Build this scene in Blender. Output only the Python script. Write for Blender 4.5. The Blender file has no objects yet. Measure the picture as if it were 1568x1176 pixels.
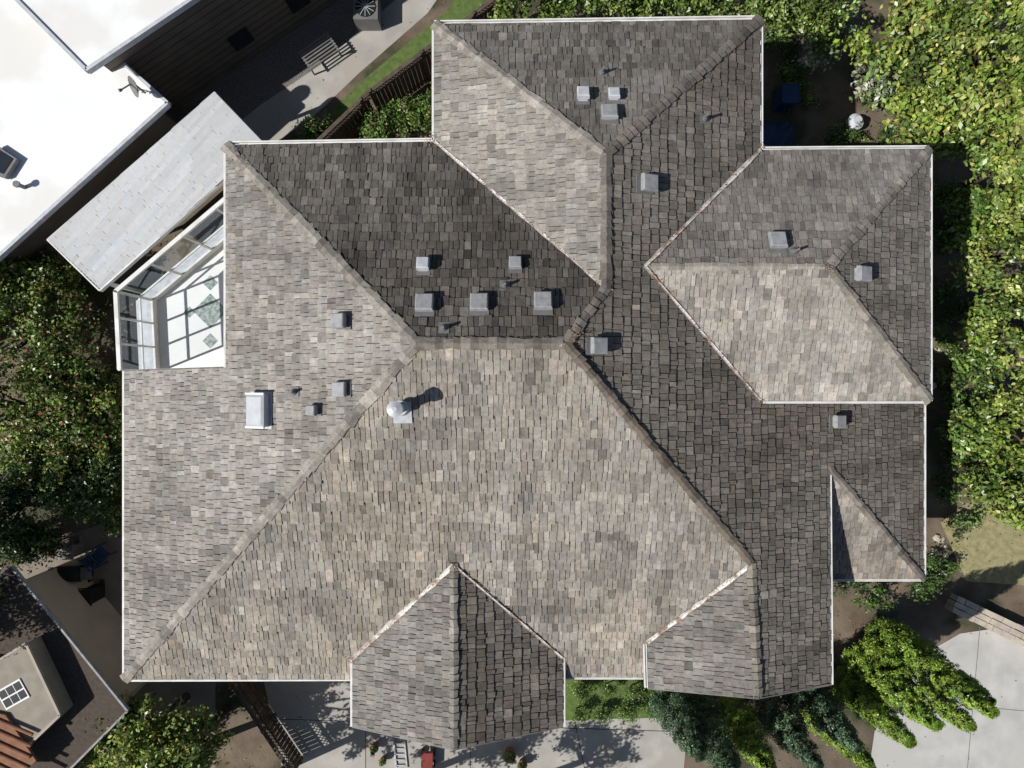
import bpy, math, random
import numpy as np
from mathutils import Vector, noise
random.seed(7); rng=np.random.default_rng(7)
S=0.018; EZ=4.2; D=18.8
sc=bpy.context.scene
def plan(X,Y,h): return Vector(((X-784)*S,(588-Y)*S,EZ+h))
def sv(x,y,h):
    k=(D-h)/D
    return plan(784+(x-784)*k,588+(y-588)*k,h)
G=-EZ
# ---------------------------------------------------------------- materials
def newmat(name):
    m=bpy.data.materials.new(name); m.use_nodes=True
    nt=m.node_tree; b=nt.nodes['Principled BSDF']; return m,nt,b
def mat(name,c1,c2=None,scale=3.0,rough=.85,bump=0.0,bscale=30,metal=0.0,detail=6,lo=.35,hi=.65,spec=.3,c3=None,s3=.5):
    m,nt,b=newmat(name); N=nt.nodes; L=nt.links
    b.inputs['Roughness'].default_value=rough; b.inputs['Metallic'].default_value=metal
    b.inputs['Specular IOR Level'].default_value=spec
    tc=N.new('ShaderNodeTexCoord')
    c2=c2 or tuple(x*.8 for x in c1)
    n=N.new('ShaderNodeTexNoise'); n.inputs['Scale'].default_value=scale; n.inputs['Detail'].default_value=detail
    L.new(tc.outputs['Object'],n.inputs['Vector'])
    r=N.new('ShaderNodeValToRGB'); r.color_ramp.elements[0].position=lo; r.color_ramp.elements[1].position=hi
    r.color_ramp.elements[0].color=(*c1,1); r.color_ramp.elements[1].color=(*c2,1)
    L.new(n.outputs['Fac'],r.inputs['Fac']); out=r.outputs['Color']
    if c3:
        n3=N.new('ShaderNodeTexNoise'); n3.inputs['Scale'].default_value=s3; n3.inputs['Detail'].default_value=8
        L.new(tc.outputs['Object'],n3.inputs['Vector'])
        r3=N.new('ShaderNodeValToRGB'); r3.color_ramp.elements[0].position=.48; r3.color_ramp.elements[1].position=.6
        L.new(n3.outputs['Fac'],r3.inputs['Fac'])
        mx=N.new('ShaderNodeMixRGB'); L.new(r3.outputs['Color'],mx.inputs[0]); L.new(out,mx.inputs[1]); mx.inputs[2].default_value=(*c3,1)
        out=mx.outputs[0]
    L.new(out,b.inputs['Base Color'])
    if bump:
        n2=N.new('ShaderNodeTexNoise'); n2.inputs['Scale'].default_value=bscale; n2.inputs['Detail'].default_value=8
        L.new(tc.outputs['Object'],n2.inputs['Vector'])
        bp=N.new('ShaderNodeBump'); bp.inputs['Strength'].default_value=bump; bp.inputs['Distance'].default_value=.02
        L.new(n2.outputs['Fac'],bp.inputs['Height']); L.new(bp.outputs['Normal'],b.inputs['Normal'])
    return m
def shingle_mat(name='weathered_shingle',amt=1.0):
    m,nt,b=newmat(name); N=nt.nodes; L=nt.links
    a=N.new('ShaderNodeAttribute'); a.attribute_name='Col'
    tc=N.new('ShaderNodeTexCoord')
    def nz(scale,lo,hi,v0,v1,det=8):
        n=N.new('ShaderNodeTexNoise'); n.inputs['Scale'].default_value=scale; n.inputs['Detail'].default_value=det; n.inputs['Roughness'].default_value=.65
        L.new(tc.outputs['Object'],n.inputs['Vector'])
        mr=N.new('ShaderNodeMapRange'); mr.inputs[1].default_value=lo; mr.inputs[2].default_value=hi; mr.inputs[3].default_value=1+(v0-1)*amt; mr.inputs[4].default_value=1+(v1-1)*amt
        L.new(n.outputs['Fac'],mr.inputs[0]); return mr.outputs[0],n
    f1,_=nz(.7,.35,.65,.82,1.12,10); f2,_=nz(7,.3,.7,.70,1.26); f3,n3=nz(55,.3,.7,.66,1.34)
    m1=N.new('ShaderNodeMath'); m1.operation='MULTIPLY'; L.new(f1,m1.inputs[0]); L.new(f2,m1.inputs[1])
    m2=N.new('ShaderNodeMath'); m2.operation='MULTIPLY'; L.new(m1.outputs[0],m2.inputs[0]); L.new(f3,m2.inputs[1])
    vm=N.new('ShaderNodeVectorMath'); vm.operation='SCALE'; L.new(a.outputs['Color'],vm.inputs[0]); L.new(m2.outputs[0],vm.inputs['Scale'])
    L.new(vm.outputs[0],b.inputs['Base Color']); b.inputs['Roughness'].default_value=.9; b.inputs['Specular IOR Level'].default_value=.2
    bp=N.new('ShaderNodeBump'); bp.inputs['Strength'].default_value=.7; bp.inputs['Distance'].default_value=.008
    L.new(n3.outputs['Fac'],bp.inputs['Height']); L.new(bp.outputs['Normal'],b.inputs['Normal'])
    return m
def leaf_mat(name='leaf',rough=.38,tr=.2):
    m,nt,b=newmat(name); N=nt.nodes; L=nt.links
    a=N.new('ShaderNodeAttribute'); a.attribute_name='Col'
    L.new(a.outputs['Color'],b.inputs['Base Color']); b.inputs['Roughness'].default_value=rough; b.inputs['Specular IOR Level'].default_value=.5
    if tr>0:
        t=N.new('ShaderNodeBsdfTranslucent'); L.new(a.outputs['Color'],t.inputs['Color'])
        mx=N.new('ShaderNodeMixShader'); mx.inputs[0].default_value=tr
        L.new(b.outputs[0],mx.inputs[1]); L.new(t.outputs[0],mx.inputs[2]); L.new(mx.outputs[0],N['Material Output'].inputs[0])
    return m
def glass_mat():
    m,nt,b=newmat('pane_glass'); N=nt.nodes; L=nt.links
    t=N.new('ShaderNodeBsdfTransparent'); t.inputs[0].default_value=(.95,.98,.99,1)
    g=N.new('ShaderNodeBsdfGlossy'); g.inputs['Roughness'].default_value=.03; g.inputs[0].default_value=(.8,.9,1,1)
    f=N.new('ShaderNodeMixShader'); f.inputs[0].default_value=.12
    L.new(t.outputs[0],f.inputs[1]); L.new(g.outputs[0],f.inputs[2]); L.new(f.outputs[0],N['Material Output'].inputs[0]); return m
M={}
M['sh']=shingle_mat(); M['shW']=shingle_mat('pale_shingle',.2); M['leaf']=leaf_mat(); M['litter']=leaf_mat('litter',.9,.0); M['glass']=glass_mat()
M['deck']=mat('roof_deck',(.035,.032,.03),bump=.2)
M['white']=mat('white_paint',(.76,.76,.74),(.62,.61,.57),scale=2.5,rough=.5)
M['flat']=mat('white_membrane',(.82,.83,.83),(.74,.75,.75),scale=.7,rough=.7,bump=.15,bscale=3,c3=(.70,.69,.66),s3=.35)
M['valley']=mat('valley_metal',(.64,.60,.56),(.24,.15,.10),scale=4,rough=.6,lo=.45,hi=.68)
M['galv']=mat('galvanised',(.50,.51,.53),(.40,.41,.43),scale=6,rough=.5,metal=.2)
M['ventlight']=mat('vent_light',(.31,.315,.325),(.22,.22,.225),scale=7,rough=.7,lo=.4,hi=.7)
M['sky']=mat('skylight_acrylic',(.50,.52,.55),(.42,.44,.47),scale=4,rough=.3)
M['trim']=mat('grey_trim',(.52,.54,.57),(.42,.43,.46),scale=6,rough=.55)
M['dark']=mat('dark_plastic',(.02,.02,.022),rough=.5)
M['siding']=mat('siding',(.42,.37,.30),(.36,.32,.26),scale=1.5,bump=.1)
M['char']=mat('charcoal_siding',(.13,.11,.092),(.17,.145,.12),scale=1.2,bump=.1)
M['concrete']=mat('concrete',(.42,.40,.36),(.32,.305,.28),scale=1.3,bump=.2,bscale=40,c3=(.36,.33,.29),s3=.8)
M['patio']=mat('beige_patio',(.25,.215,.175),(.19,.165,.13),scale=1.3,bump=.2,bscale=40)
M['concL']=mat('driveway_concrete',(.50,.49,.46),(.40,.39,.37),scale=1.5,bump=.4,bscale=60,c3=(.45,.44,.41))
M['soil']=mat('soil',(.11,.082,.057),(.19,.15,.11),scale=1.2,bump=.8,bscale=12,c3=(.055,.055,.03),s3=.6)
M['grass']=mat('lawn',(.075,.12,.03),(.12,.17,.045),scale=5,bump=.8,bscale=50)
M['dry']=mat('dry_grass',(.34,.29,.17),(.22,.21,.09),scale=5,bump=.6,bscale=40)
M['wood']=mat('fence_wood',(.11,.085,.065),(.065,.05,.04),scale=5,bump=.3)
M['bark']=mat('bark',(.10,.075,.055),(.06,.045,.035),scale=8,bump=.8,bscale=25)
M['gravel']=mat('gravel',(.24,.22,.20),(.07,.065,.06),scale=28,bump=.9,bscale=30)
M['stone']=mat('flagstone',(.52,.45,.36),(.38,.33,.28),scale=2.5,bump=.5)
M['tile']=mat('white_tile',(.84,.85,.84),(.79,.80,.79),scale=1,rough=.35)
M['mosaic']=mat('mosaic',(.42,.46,.44),(.18,.24,.22),scale=9,rough=.5,lo=.4,hi=.6)
M['blue']=mat('blue_tarp',(.02,.05,.12),rough=.5,bump=.5,bscale=5)
M['grey']=mat('grey_plastic',(.18,.178,.175),rough=.6)
M['red']=mat('red_plastic',(.22,.04,.03),rough=.5)
M['terr']=mat('terracotta_tile',(.28,.14,.08),(.2,.1,.06),scale=4)
M['window']=mat('window_glass',(.02,.025,.03),rough=.08,spec=.8)
# ---------------------------------------------------------------- helpers
def empty(name,loc=(0,0,0)):
    e=bpy.data.objects.new(name,None); sc.collection.objects.link(e); e.location=loc; return e
def mk(name,v,f,m,parent=None,cols=None,smooth=False):
    me=bpy.data.meshes.new(name); me.from_pydata([tuple(p) for p in v],[],f)
    if cols is not None:
        a=me.attributes.new('Col','FLOAT_COLOR','FACE'); arr=np.ones((len(f),4),dtype=np.float32); arr[:,:3]=np.array(cols); a.data.foreach_set('color',arr.ravel())
    me.materials.append(m)
    if smooth: me.polygons.foreach_set('use_smooth',[True]*len(f))
    o=bpy.data.objects.new(name,me); sc.collection.objects.link(o)
    if parent: o.parent=parent; 
    return o
def fastquads(name,V,C,m,parent=None):
    n=len(C); me=bpy.data.meshes.new(name); me.vertices.add(4*n); me.vertices.foreach_set('co',V.astype(np.float32).ravel())
    me.loops.add(4*n); me.loops.foreach_set('vertex_index',np.arange(4*n,dtype=np.int32))
    me.polygons.add(n); me.polygons.foreach_set('loop_start',np.arange(0,4*n,4,dtype=np.int32)); 
    me.update(calc_edges=True)
    a=me.attributes.new('Col','FLOAT_COLOR','FACE'); arr=np.ones((n,4),dtype=np.float32); arr[:,:3]=C; a.data.foreach_set('color',arr.ravel())
    me.materials.append(m); me.validate()
    o=bpy.data.objects.new(name,me); sc.collection.objects.link(o)
    if parent: o.parent=parent
    return o
class MB:
    def __init__(s): s.v=[];s.f=[]
    def add(s,v,f):
        b=len(s.v); s.v+= [tuple(p) for p in v]; s.f+=[tuple(i+b for i in q) for q in f]
    def prism(s,poly,z0,z1):
        n=len(poly); zz=z1 if isinstance(z1,(list,tuple)) else [z1]*n; z00=z0 if isinstance(z0,(list,tuple)) else [z0]*n
        v=[(p[0],p[1],z00[i]) for i,p in enumerate(poly)]+[(p[0],p[1],zz[i]) for i,p in enumerate(poly)]
        s.add(v,[tuple(range(n-1,-1,-1)),tuple(range(n,2*n))]+[(i,(i+1)%n,n+(i+1)%n,n+i) for i in range(n)])
    def beam(s,a,b,w,h,up=Vector((0,0,1))):
        a=Vector(a);b=Vector(b); d=(b-a).normalized(); sd=d.cross(up)
        if sd.length<1e-4: sd=d.cross(Vector((1,0,0)))
        sd.normalize(); u=sd.cross(d).normalized(); sd=sd*w/2; u=u*h/2
        v=[a-sd-u,a+sd-u,a+sd+u,a-sd+u,b-sd-u,b+sd-u,b+sd+u,b-sd+u]
        s.add(v,[(0,3,2,1),(4,5,6,7),(0,1,5,4),(1,2,6,5),(2,3,7,6),(3,0,4,7)])
    def tube(s,a,b,r0,r1,n=10,caps=True):
        a=Vector(a);b=Vector(b); d=(b-a).normalized(); x=d.orthogonal().normalized(); y=d.cross(x)
        v=[a+(x*math.cos(2*math.pi*i/n)+y*math.sin(2*math.pi*i/n))*r0 for i in range(n)]+[b+(x*math.cos(2*math.pi*i/n)+y*math.sin(2*math.pi*i/n))*r1 for i in range(n)]
        f=[(i,(i+1)%n,n+(i+1)%n,n+i) for i in range(n)]
        if caps: f+=[tuple(range(n-1,-1,-1)),tuple(range(n,2*n))]
        s.add(v,f)
    def make(s,name,m,parent=None): return mk(name,s.v,s.f,m,parent)
def clip(poly,ax,val,keep_less):
    out=[]; n=len(poly)
    for i in range(n):
        a=poly[i]; b=poly[(i+1)%n]
        ia=(a[ax]<=val) if keep_less else (a[ax]>=val); ib=(b[ax]<=val) if keep_less else (b[ax]>=val)
        if ia: out.append(a)
        if ia!=ib:
            t=(val-a[ax])/(b[ax]-a[ax]); out.append((a[0]+t*(b[0]-a[0]),a[1]+t*(b[1]-a[1])))
    return out
def area(p): return .5*sum(p[i][0]*p[(i+1)%len(p)][1]-p[(i+1)%len(p)][0]*p[i][1] for i in range(len(p)))
DIR={'W':(-1,0),'E':(1,0),'N':(0,1),'S':(0,-1)}
class Face:
    def __init__(s,pts,d,world=False):
        s.p=[Vector(q) if world else plan(*q) for q in pts]
        d=DIR[d] if isinstance(d,str) else d
        s.d=Vector((d[0],d[1])).normalized(); s.u=Vector((-s.d.y,s.d.x))
        t=np.array([-(q.x*s.d.x+q.y*s.d.y) for q in s.p]); z=np.array([q.z for q in s.p])
        s.a,s.c=np.polyfit(t,z,1)
    def z(s,x,y): return s.a*(-(x*s.d.x+y*s.d.y))+s.c
    def on(s,px,py):
        h=1.0
        for _ in range(30):
            q=sv(px,py,h); h=s.z(q.x,q.y)-EZ
        return sv(px,py,h)
def shingles(name,F,cA,cB,parent,expo=.235,wmin=.11,wmax=.225,tmax=.055,stag=.035,dark=.16,contrast=.12,pal=1.0,gap=.007,m='sh',moss=.32):
    uv=[(q.x*F.u.x+q.y*F.u.y, -(q.x*F.d.x+q.y*F.d.y)) for q in F.p]
    if area(uv)<0: uv=uv[::-1]
    us=[p[0] for p in uv]; vs=[p[1] for p in uv]
    V=[];Fc=[];C=[]
    v0=min(vs)-.03; r=0
    while v0+r*expo<max(vs):
        vr=v0+r*expo; strip=clip(clip(uv,1,vr-stag*1.5-.03,False),1,vr+expo*1.3,True)
        if len(strip)>=3:
            u=min(p[0] for p in strip)-random.random()*.3; ue=max(p[0] for p in strip)
            rowt=random.uniform(.9,1.1)
            while u<ue:
                w=random.choice([wmin,wmin*1.25,(wmin+wmax)/2,wmax])*random.uniform(.92,1.08)
                off=random.choice([0,0,stag,stag*.5])+random.uniform(0,.012)
                if r==0: off=0
                wob=.012*math.sin(u*1.7+r*2.1)+.008*math.sin(u*4.3+r) if stag>0 else 0
                vb=vr-off+wob; vt=vr+expo*1.28
                g=gap*random.uniform(.5,1.6)
                q=clip(clip(clip(clip(strip,0,u+g,False),0,u+w-g,True),1,vb,False),1,vt,True)
                th=random.uniform(.5,1)*tmax
                if len(q)>=3 and abs(area(q))>.0006:
                    b=len(V); n=len(q)
                    sk=random.uniform(-.009,.009) if stag>0 else 0
                    for (a,c) in q:
                        x=F.u.x*a-F.d.x*c; y=F.u.y*a-F.d.y*c; zz=F.a*c+F.c
                        V.append((x,y,zz+.008+th*(1-(c-vb)/(vt-vb))+sk*(a-u)/w))
                    for (a,c) in q:
                        x=F.u.x*a-F.d.x*c; y=F.u.y*a-F.d.y*c; V.append((x,y,F.a*c+F.c-.01))
                    Fc.append(tuple(range(b,b+n))); fs=1
                    for i in range(n):
                        j=(i+1)%n; Fc.append((b+n+i,b+n+j,b+j,b+i)); fs+=1
                    uc=u+w/2
                    cx=F.u.x*uc-F.d.x*vr; cy=F.u.y*uc-F.d.y*vr
                    nn=noise.noise(Vector((cx*.3,cy*.3,1.3)))*1.5+noise.noise(Vector((cx*.9,cy*.9,5)))*.7+random.gauss(0,.2)
                    k=min(1,max(0,.5+nn)); col=np.array(cA)*(1-k)+np.array(cB)*k
                    br=max(.55,random.gauss(1,contrast))*rowt**.5
                    e=random.random()
                    if e<.03*pal: br*=1.26
                    elif e<.03*pal+dark*.5: br*=.78
                    # down-slope grime streaks and moss clusters (weathering)
                    if stag>0:
                        st=noise.noise(Vector((uc*1.6+20,vr*.28,3)))
                        if st>.12: br*=1-moss*.7*min(1,(st-.12)*4)*random.uniform(.5,1.2)
                        ms=noise.noise(Vector((cx*.9+9,cy*.9,7)))
                        if ms>.28: br*=1-moss*min(1,(ms-.28)*4)*random.uniform(.3,1.2)
                    hue=random.gauss(0,.014)
                    col=col*br*np.array([1+hue,1,1-hue])
                    C+= [col]*fs
                u+=w
        r+=1
    dk=MB(); xy=[(q.x,q.y) for q in F.p]; zz=[F.z(*q) for q in xy]
    if area(xy)<0: xy=xy[::-1]; zz=zz[::-1]
    dk.prism(xy,[z-.16 for z in zz],[z-.015 for z in zz]); dk.make(name+'_deck',M['deck'],parent)
    return mk(name,V,Fc,M[m],parent,C)
# ================================================================ HOUSE
house=empty('shingle_roof_house')
A=(667,538,3.6);B=(850,538,3.6)
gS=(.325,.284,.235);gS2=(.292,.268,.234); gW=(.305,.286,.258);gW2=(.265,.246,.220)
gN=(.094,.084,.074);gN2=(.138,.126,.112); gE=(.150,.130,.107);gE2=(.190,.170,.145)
FA={}
def add(n,pts,d,c1,c2,**k):
    FA[n]=Face(pts,d); shingles(n,FA[n],c1,c2,house,**k)
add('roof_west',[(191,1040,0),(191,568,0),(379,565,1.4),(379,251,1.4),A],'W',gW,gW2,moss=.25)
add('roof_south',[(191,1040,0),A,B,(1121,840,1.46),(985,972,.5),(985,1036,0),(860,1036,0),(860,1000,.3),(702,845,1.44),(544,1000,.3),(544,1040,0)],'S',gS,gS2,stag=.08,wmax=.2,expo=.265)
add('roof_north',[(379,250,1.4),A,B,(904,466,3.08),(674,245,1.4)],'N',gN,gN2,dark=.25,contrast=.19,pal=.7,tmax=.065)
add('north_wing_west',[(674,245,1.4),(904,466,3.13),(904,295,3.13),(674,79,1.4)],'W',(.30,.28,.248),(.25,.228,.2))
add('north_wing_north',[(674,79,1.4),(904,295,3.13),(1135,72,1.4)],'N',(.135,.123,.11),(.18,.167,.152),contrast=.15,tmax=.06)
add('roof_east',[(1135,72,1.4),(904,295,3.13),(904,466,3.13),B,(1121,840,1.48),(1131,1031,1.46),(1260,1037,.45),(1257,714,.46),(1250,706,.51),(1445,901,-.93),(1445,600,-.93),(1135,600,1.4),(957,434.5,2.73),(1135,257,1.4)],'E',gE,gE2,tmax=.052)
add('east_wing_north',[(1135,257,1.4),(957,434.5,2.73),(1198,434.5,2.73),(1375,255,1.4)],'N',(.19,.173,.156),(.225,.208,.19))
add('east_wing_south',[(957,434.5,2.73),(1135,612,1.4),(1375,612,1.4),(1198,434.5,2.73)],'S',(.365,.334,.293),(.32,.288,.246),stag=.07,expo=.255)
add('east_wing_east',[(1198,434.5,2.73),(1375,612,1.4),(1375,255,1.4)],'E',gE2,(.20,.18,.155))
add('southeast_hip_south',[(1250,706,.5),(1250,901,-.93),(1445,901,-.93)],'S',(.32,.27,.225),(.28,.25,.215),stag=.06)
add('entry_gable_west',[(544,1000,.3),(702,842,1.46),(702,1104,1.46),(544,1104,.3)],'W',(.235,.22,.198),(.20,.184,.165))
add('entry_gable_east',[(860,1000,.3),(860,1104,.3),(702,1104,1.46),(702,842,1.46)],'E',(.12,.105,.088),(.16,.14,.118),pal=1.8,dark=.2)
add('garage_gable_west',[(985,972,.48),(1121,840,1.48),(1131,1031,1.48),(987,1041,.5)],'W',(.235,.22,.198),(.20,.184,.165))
# ---- hip and ridge caps
capV=[];capF=[];capC=[]
def caps(a,b,slope=.295,w=.14,col=(.24,.225,.205),lift=.06,seg=.2):
    a=plan(*a);b=plan(*b)
    if a.z>b.z: a,b=b,a
    d=b-a; L=d.length; d.normalize(); hd=Vector((d.x,d.y,0)).normalized(); s=Vector((-hd.y,hd.x,0)); n=int(L/seg)
    for i in range(n):
        t0=i*seg-.02+random.uniform(-.02,.02); t1=i*seg+seg*1.25
        if t1>L: t1=L
        ww=w*random.uniform(.75,1.15); th=random.uniform(.02,.045); yaw=random.uniform(-.02,.02)
        p0=a+d*t0+s*yaw; p1=a+d*t1-s*yaw; up=Vector((0,0,1))
        c=[p0+s*ww+up*(lift-slope*ww+th),p0+up*(lift+th),p0-s*ww+up*(lift-slope*ww+th),p1+s*ww*.93+up*(lift-slope*ww),p1+up*lift,p1-s*ww*.93+up*(lift-slope*ww)]
        lo=[q-up*.05 for q in c]
        bb=len(capV); capV.extend([tuple(q) for q in c+lo])
        fs=[(0,1,4,3),(1,2,5,4),(6,7,1,0),(7,8,2,1),(6,0,3,9),(2,8,11,5)]
        capF.extend([tuple(q+bb for q in f) for f in fs]); cc=np.array(col)*max(.5,random.gauss(1,.18)); capC.extend([cc]*6)
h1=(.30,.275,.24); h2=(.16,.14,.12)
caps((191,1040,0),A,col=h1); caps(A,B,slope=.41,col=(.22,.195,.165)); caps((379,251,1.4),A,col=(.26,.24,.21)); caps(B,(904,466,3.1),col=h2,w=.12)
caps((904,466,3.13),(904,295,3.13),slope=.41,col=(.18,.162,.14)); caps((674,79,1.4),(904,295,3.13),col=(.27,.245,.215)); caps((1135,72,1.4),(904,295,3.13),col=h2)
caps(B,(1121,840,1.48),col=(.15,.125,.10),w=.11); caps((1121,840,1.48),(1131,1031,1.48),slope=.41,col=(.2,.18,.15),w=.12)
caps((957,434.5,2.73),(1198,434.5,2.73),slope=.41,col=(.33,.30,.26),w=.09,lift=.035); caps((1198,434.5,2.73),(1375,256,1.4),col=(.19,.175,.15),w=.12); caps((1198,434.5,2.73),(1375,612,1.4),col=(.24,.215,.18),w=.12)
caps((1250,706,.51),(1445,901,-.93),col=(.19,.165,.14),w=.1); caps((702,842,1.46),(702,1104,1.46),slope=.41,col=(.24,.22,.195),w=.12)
mk('hip_and_ridge_caps',capV,capF,M['sh'],house,capC)
# ---- valley metal
vm=MB(); deb=[]
def valley(a,b,w=.045,lift=.06,side=0):
    a=plan(*a);b=plan(*b); d=(b-a); hd=Vector((d.x,d.y,0)).normalized(); s=Vector((-hd.y,hd.x,0)); up=Vector((0,0,1)); n=max(2,int(d.length/.25))
    prev=None
    for i in range(n+1):
        p=a+d*i/n+up*lift+s*side; ww=w*random.uniform(.6,1.25); cur=[p+s*ww+up*.295*ww,p,p-s*ww+up*.295*ww]
        if prev: vm.add(prev+cur,[(0,1,4,3),(1,2,5,4)])
        prev=cur
    for i in range(int(d.length*34)):
        p=a+d*random.random()+s*random.gauss(0,.055)+up*(lift+.03); deb.append(p)
valley((674,245,1.4),(904,466,3.08),w=.035); valley((1135,257,1.42),(957,434.5,2.75),w=.045); valley((957,434.5,2.75),(1135,612,1.4),w=.035)
valley((544,1000,.3),(702,843,1.46),w=.06); valley((860,1000,.3),(702,843,1.46),w=.028); valley((985,972,.48),(1121,841,1.48),w=.055)
vm.make('valley_flashing',M['valley'],house)
for c,n,sp in [((540,1000,.3),60,.12),((862,1000,.3),60,.12),((985,965,.5),40,.12),((862,530,3.62),50,.07),((1198,436,2.73),40,.07),((904,466,3.1),40,.08),((674,245,1.4),80,.12),((1135,608,1.4),60,.1),((1131,255,1.4),50,.1)]:
    for _ in range(n):
        p=plan(*c)+Vector((random.gauss(0,sp),random.gauss(0,sp),.07)); deb.append(p)
dv=[];dc=[]
for p in deb:
    s=random.uniform(.008,.022); an=random.random()*6.28; a=Vector((math.cos(an),math.sin(an),random.uniform(-.3,.3)))*s; b=Vector((-math.sin(an),math.cos(an),random.uniform(-.3,.3)))*s*.6
    dv+= [p-a,p+b,p+a,p-b]; dc.append(random.choice([(.18,.10,.05),(.12,.07,.04),(.3,.19,.1),(.32,.28,.22),(.22,.12,.06)]))
fastquads('roof_leaf_debris',np.array(dv),np.array(dc),M['litter'],house)
# ---- gutters
gt=MB()
def gutter(a,b,out,w=.09):
    a=plan(*a);b=plan(*b); o=Vector((out[0],out[1],0)); z=Vector((0,0,1))
    gt.beam(a+o*.02-z*.05,b+o*.02-z*.05,.02,.13); gt.beam(a+o*(w)-z*.04,b+o*(w)-z*.04,.03,.10); gt.beam(a+o*(w/2+.01)-z*.085,b+o*(w/2+.01)-z*.085,w-.03,.012)
n_=(0,1);s_=(0,-1);e_=(1,0);w_=(-1,0)
gutter((674,79,1.4),(1135,72,1.4),n_,.1); gutter((379,250,1.4),(674,245,1.4),n_,.09); gutter((1135,257,1.4),(1375,255,1.4),n_,.08)
gutter((191,1040,0),(191,568,0),w_,.05); gutter((379,565,1.4),(379,251,1.4),w_,.05); gutter((674,245,1.4),(674,79,1.4),w_,.05)
gutter((1135,72,1.4),(1135,257,1.4),e_,.07); gutter((1375,255,1.4),(1375,612,1.4),e_,.07); gutter((1375,612,1.4),(1140,612,1.4),s_,.05)
gutter((191,1040,0),(544,1039,0),s_,.05); gutter((860,1036,0),(985,1036,0),s_,.06); gutter((544,1000,.3),(544,1104,.3),w_,.05); gutter((860,1000,.3),(860,1104,.3),e_,.06)
gutter((985,975,.5),(987,1041,.5),w_,.08); gutter((1257,714,.46),(1260,1037,.45),e_,.06); gutter((1445,600,-.93),(1445,901,-.93),e_,.06); gutter((1250,901,-.93),(1445,901,-.93),s_,.06)
gt.make('gutters',M['white'],house)
rk=MB()
def rake(a,b): rk.beam(plan(*a)-Vector((0,0,.06)),plan(*b)-Vector((0,0,.06)),.03,.12)
rake((544,1105,.3),(702,1105,1.46));rake((702,1105,1.46),(860,1105,.3)); rake((987,1042,.5),(1131,1032,1.48)); rake((1131,1032,1.48),(1260,1038,.45)); rake((191,567,0),(379,564,1.4))
rk.make('rake_boards',M['grey'],house)
# ---- walls
wl=MB()
def box(x0,x1,y0,y1,top,bot=G):
    a=plan(x0,y1,0);b=plan(x1,y0,0); wl.prism([(a.x,a.y),(b.x,a.y),(b.x,b.y),(a.x,b.y)],EZ+bot,EZ+top)
box(215,1235,590,1010,-.12); box(405,1108,276,591,1.2); box(701,1109,106,278,1.22); box(1107,1350,283,588,1.18); box(1234,1420,589,876,-1.12); box(569,835,1009,1080,.12); box(1010,1234,1009,1016,.3)
def tri(x0,x1,xm,y,hl,hm):
    a=plan(x0,y,hl);b=plan(x1,y,hl);c=plan(xm,y,hm); wl.add([a,b,c,a+Vector((0,.1,0)),b+Vector((0,.1,0)),c+Vector((0,.1,0))],[(0,1,2),(5,4,3),(0,3,4,1),(1,4,5,2),(2,5,3,0)])
tri(569,835,702,1080,.12,1.24); tri(1010,1234,1122,1016,.3,1.22)
wl.make('walls',M['siding'],house)
wn=MB();wf=MB()
def window(x,y,h,axis,w=1.2,hh=1.1):
    p=plan(x,y,h)
    o={'S':Vector((0,-1,0)),'N':Vector((0,1,0)),'E':Vector((1,0,0)),'W':Vector((-1,0,0))}[axis]; t=Vector((-o.y,o.x,0)); z=Vector((0,0,1))
    q=p+o*.012; wn.beam(q-t*w/2,q+t*w/2,.02,hh)
    for s in (-1,1):
        wf.beam(p+o*.03+t*s*(w/2+.04)-z*(hh/2+.08),p+o*.03+t*s*(w/2+.04)+z*(hh/2+.08),.08,.06,up=o); wf.beam(p+o*.03-t*w/2+z*s*(hh/2+.04),p+o*.03+t*w/2+z*s*(hh/2+.04),.06,.08)
for x in (300,420,940): window(x,1010,-2,'S')
window(702,1080,-1.8,'S',1.6); window(1120,1016,-2,'S',2.2,1.6)
for y in (660,800): window(1420,y,-2.5,'E')
for y in (350,500): window(1350,y,-1,'E')
for x in (500,600): window(x,276,-.5,'N')
for x in (780,900,1020): window(x,106,-.5,'N')
for y in (700,850,960): window(215,y,-2,'W')
wn.make('window_panes',M['window'],house); wf.make('window_frames',M['white'],house)
# ---- roof vents
def frame(F):
    dn=Vector((F.d.x,F.d.y,-F.a)).normalized(); u=Vector((F.u.x,F.u.y,0)); n=u.cross(dn)
    if n.z<0: n=-n
    return u,dn,n
def fr_prism(mb,c,u,v,n,a0,b0,z0,a1,b1,z1):
    vs=[c+u*sx*a0+v*sy*b0+n*z0 for sx,sy in ((-1,-1),(1,-1),(1,1),(-1,1))]+[c+u*sx*a1+v*sy*b1+n*z1 for sx,sy in ((-1,-1),(1,-1),(1,1),(-1,1))]
    mb.add(vs,[(3,2,1,0),(4,5,6,7)]+[(i,(i+1)%4,4+(i+1)%4,4+i) for i in range(4)])
def vent(face,x,y,s,m='ventlight',tall=.16):
    F=FA[face]; c=F.on(x,y); u,v,n=frame(F); c=c+n*.045
    mb=MB(); fr_prism(mb,c-v*.04,u,v,n,s*.6,s*.64,0,s*.59,s*.63,.012); mb.make('vent_flange',M['grey'],house)
    mb=MB(); fr_prism(mb,c,u,v,n,s*.42,s*.42,.012,s*.42,s*.42,tall*.5)
    fr_prism(mb,c,u,v,n,s*.54,s*.56,tall*.45,s*.53,s*.55,tall*.9); fr_prism(mb,c,u,v,n,s*.53,s*.55,tall*.9,s*.46,s*.48,tall)
    mb.make('roof_vent',M[m],house)
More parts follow.
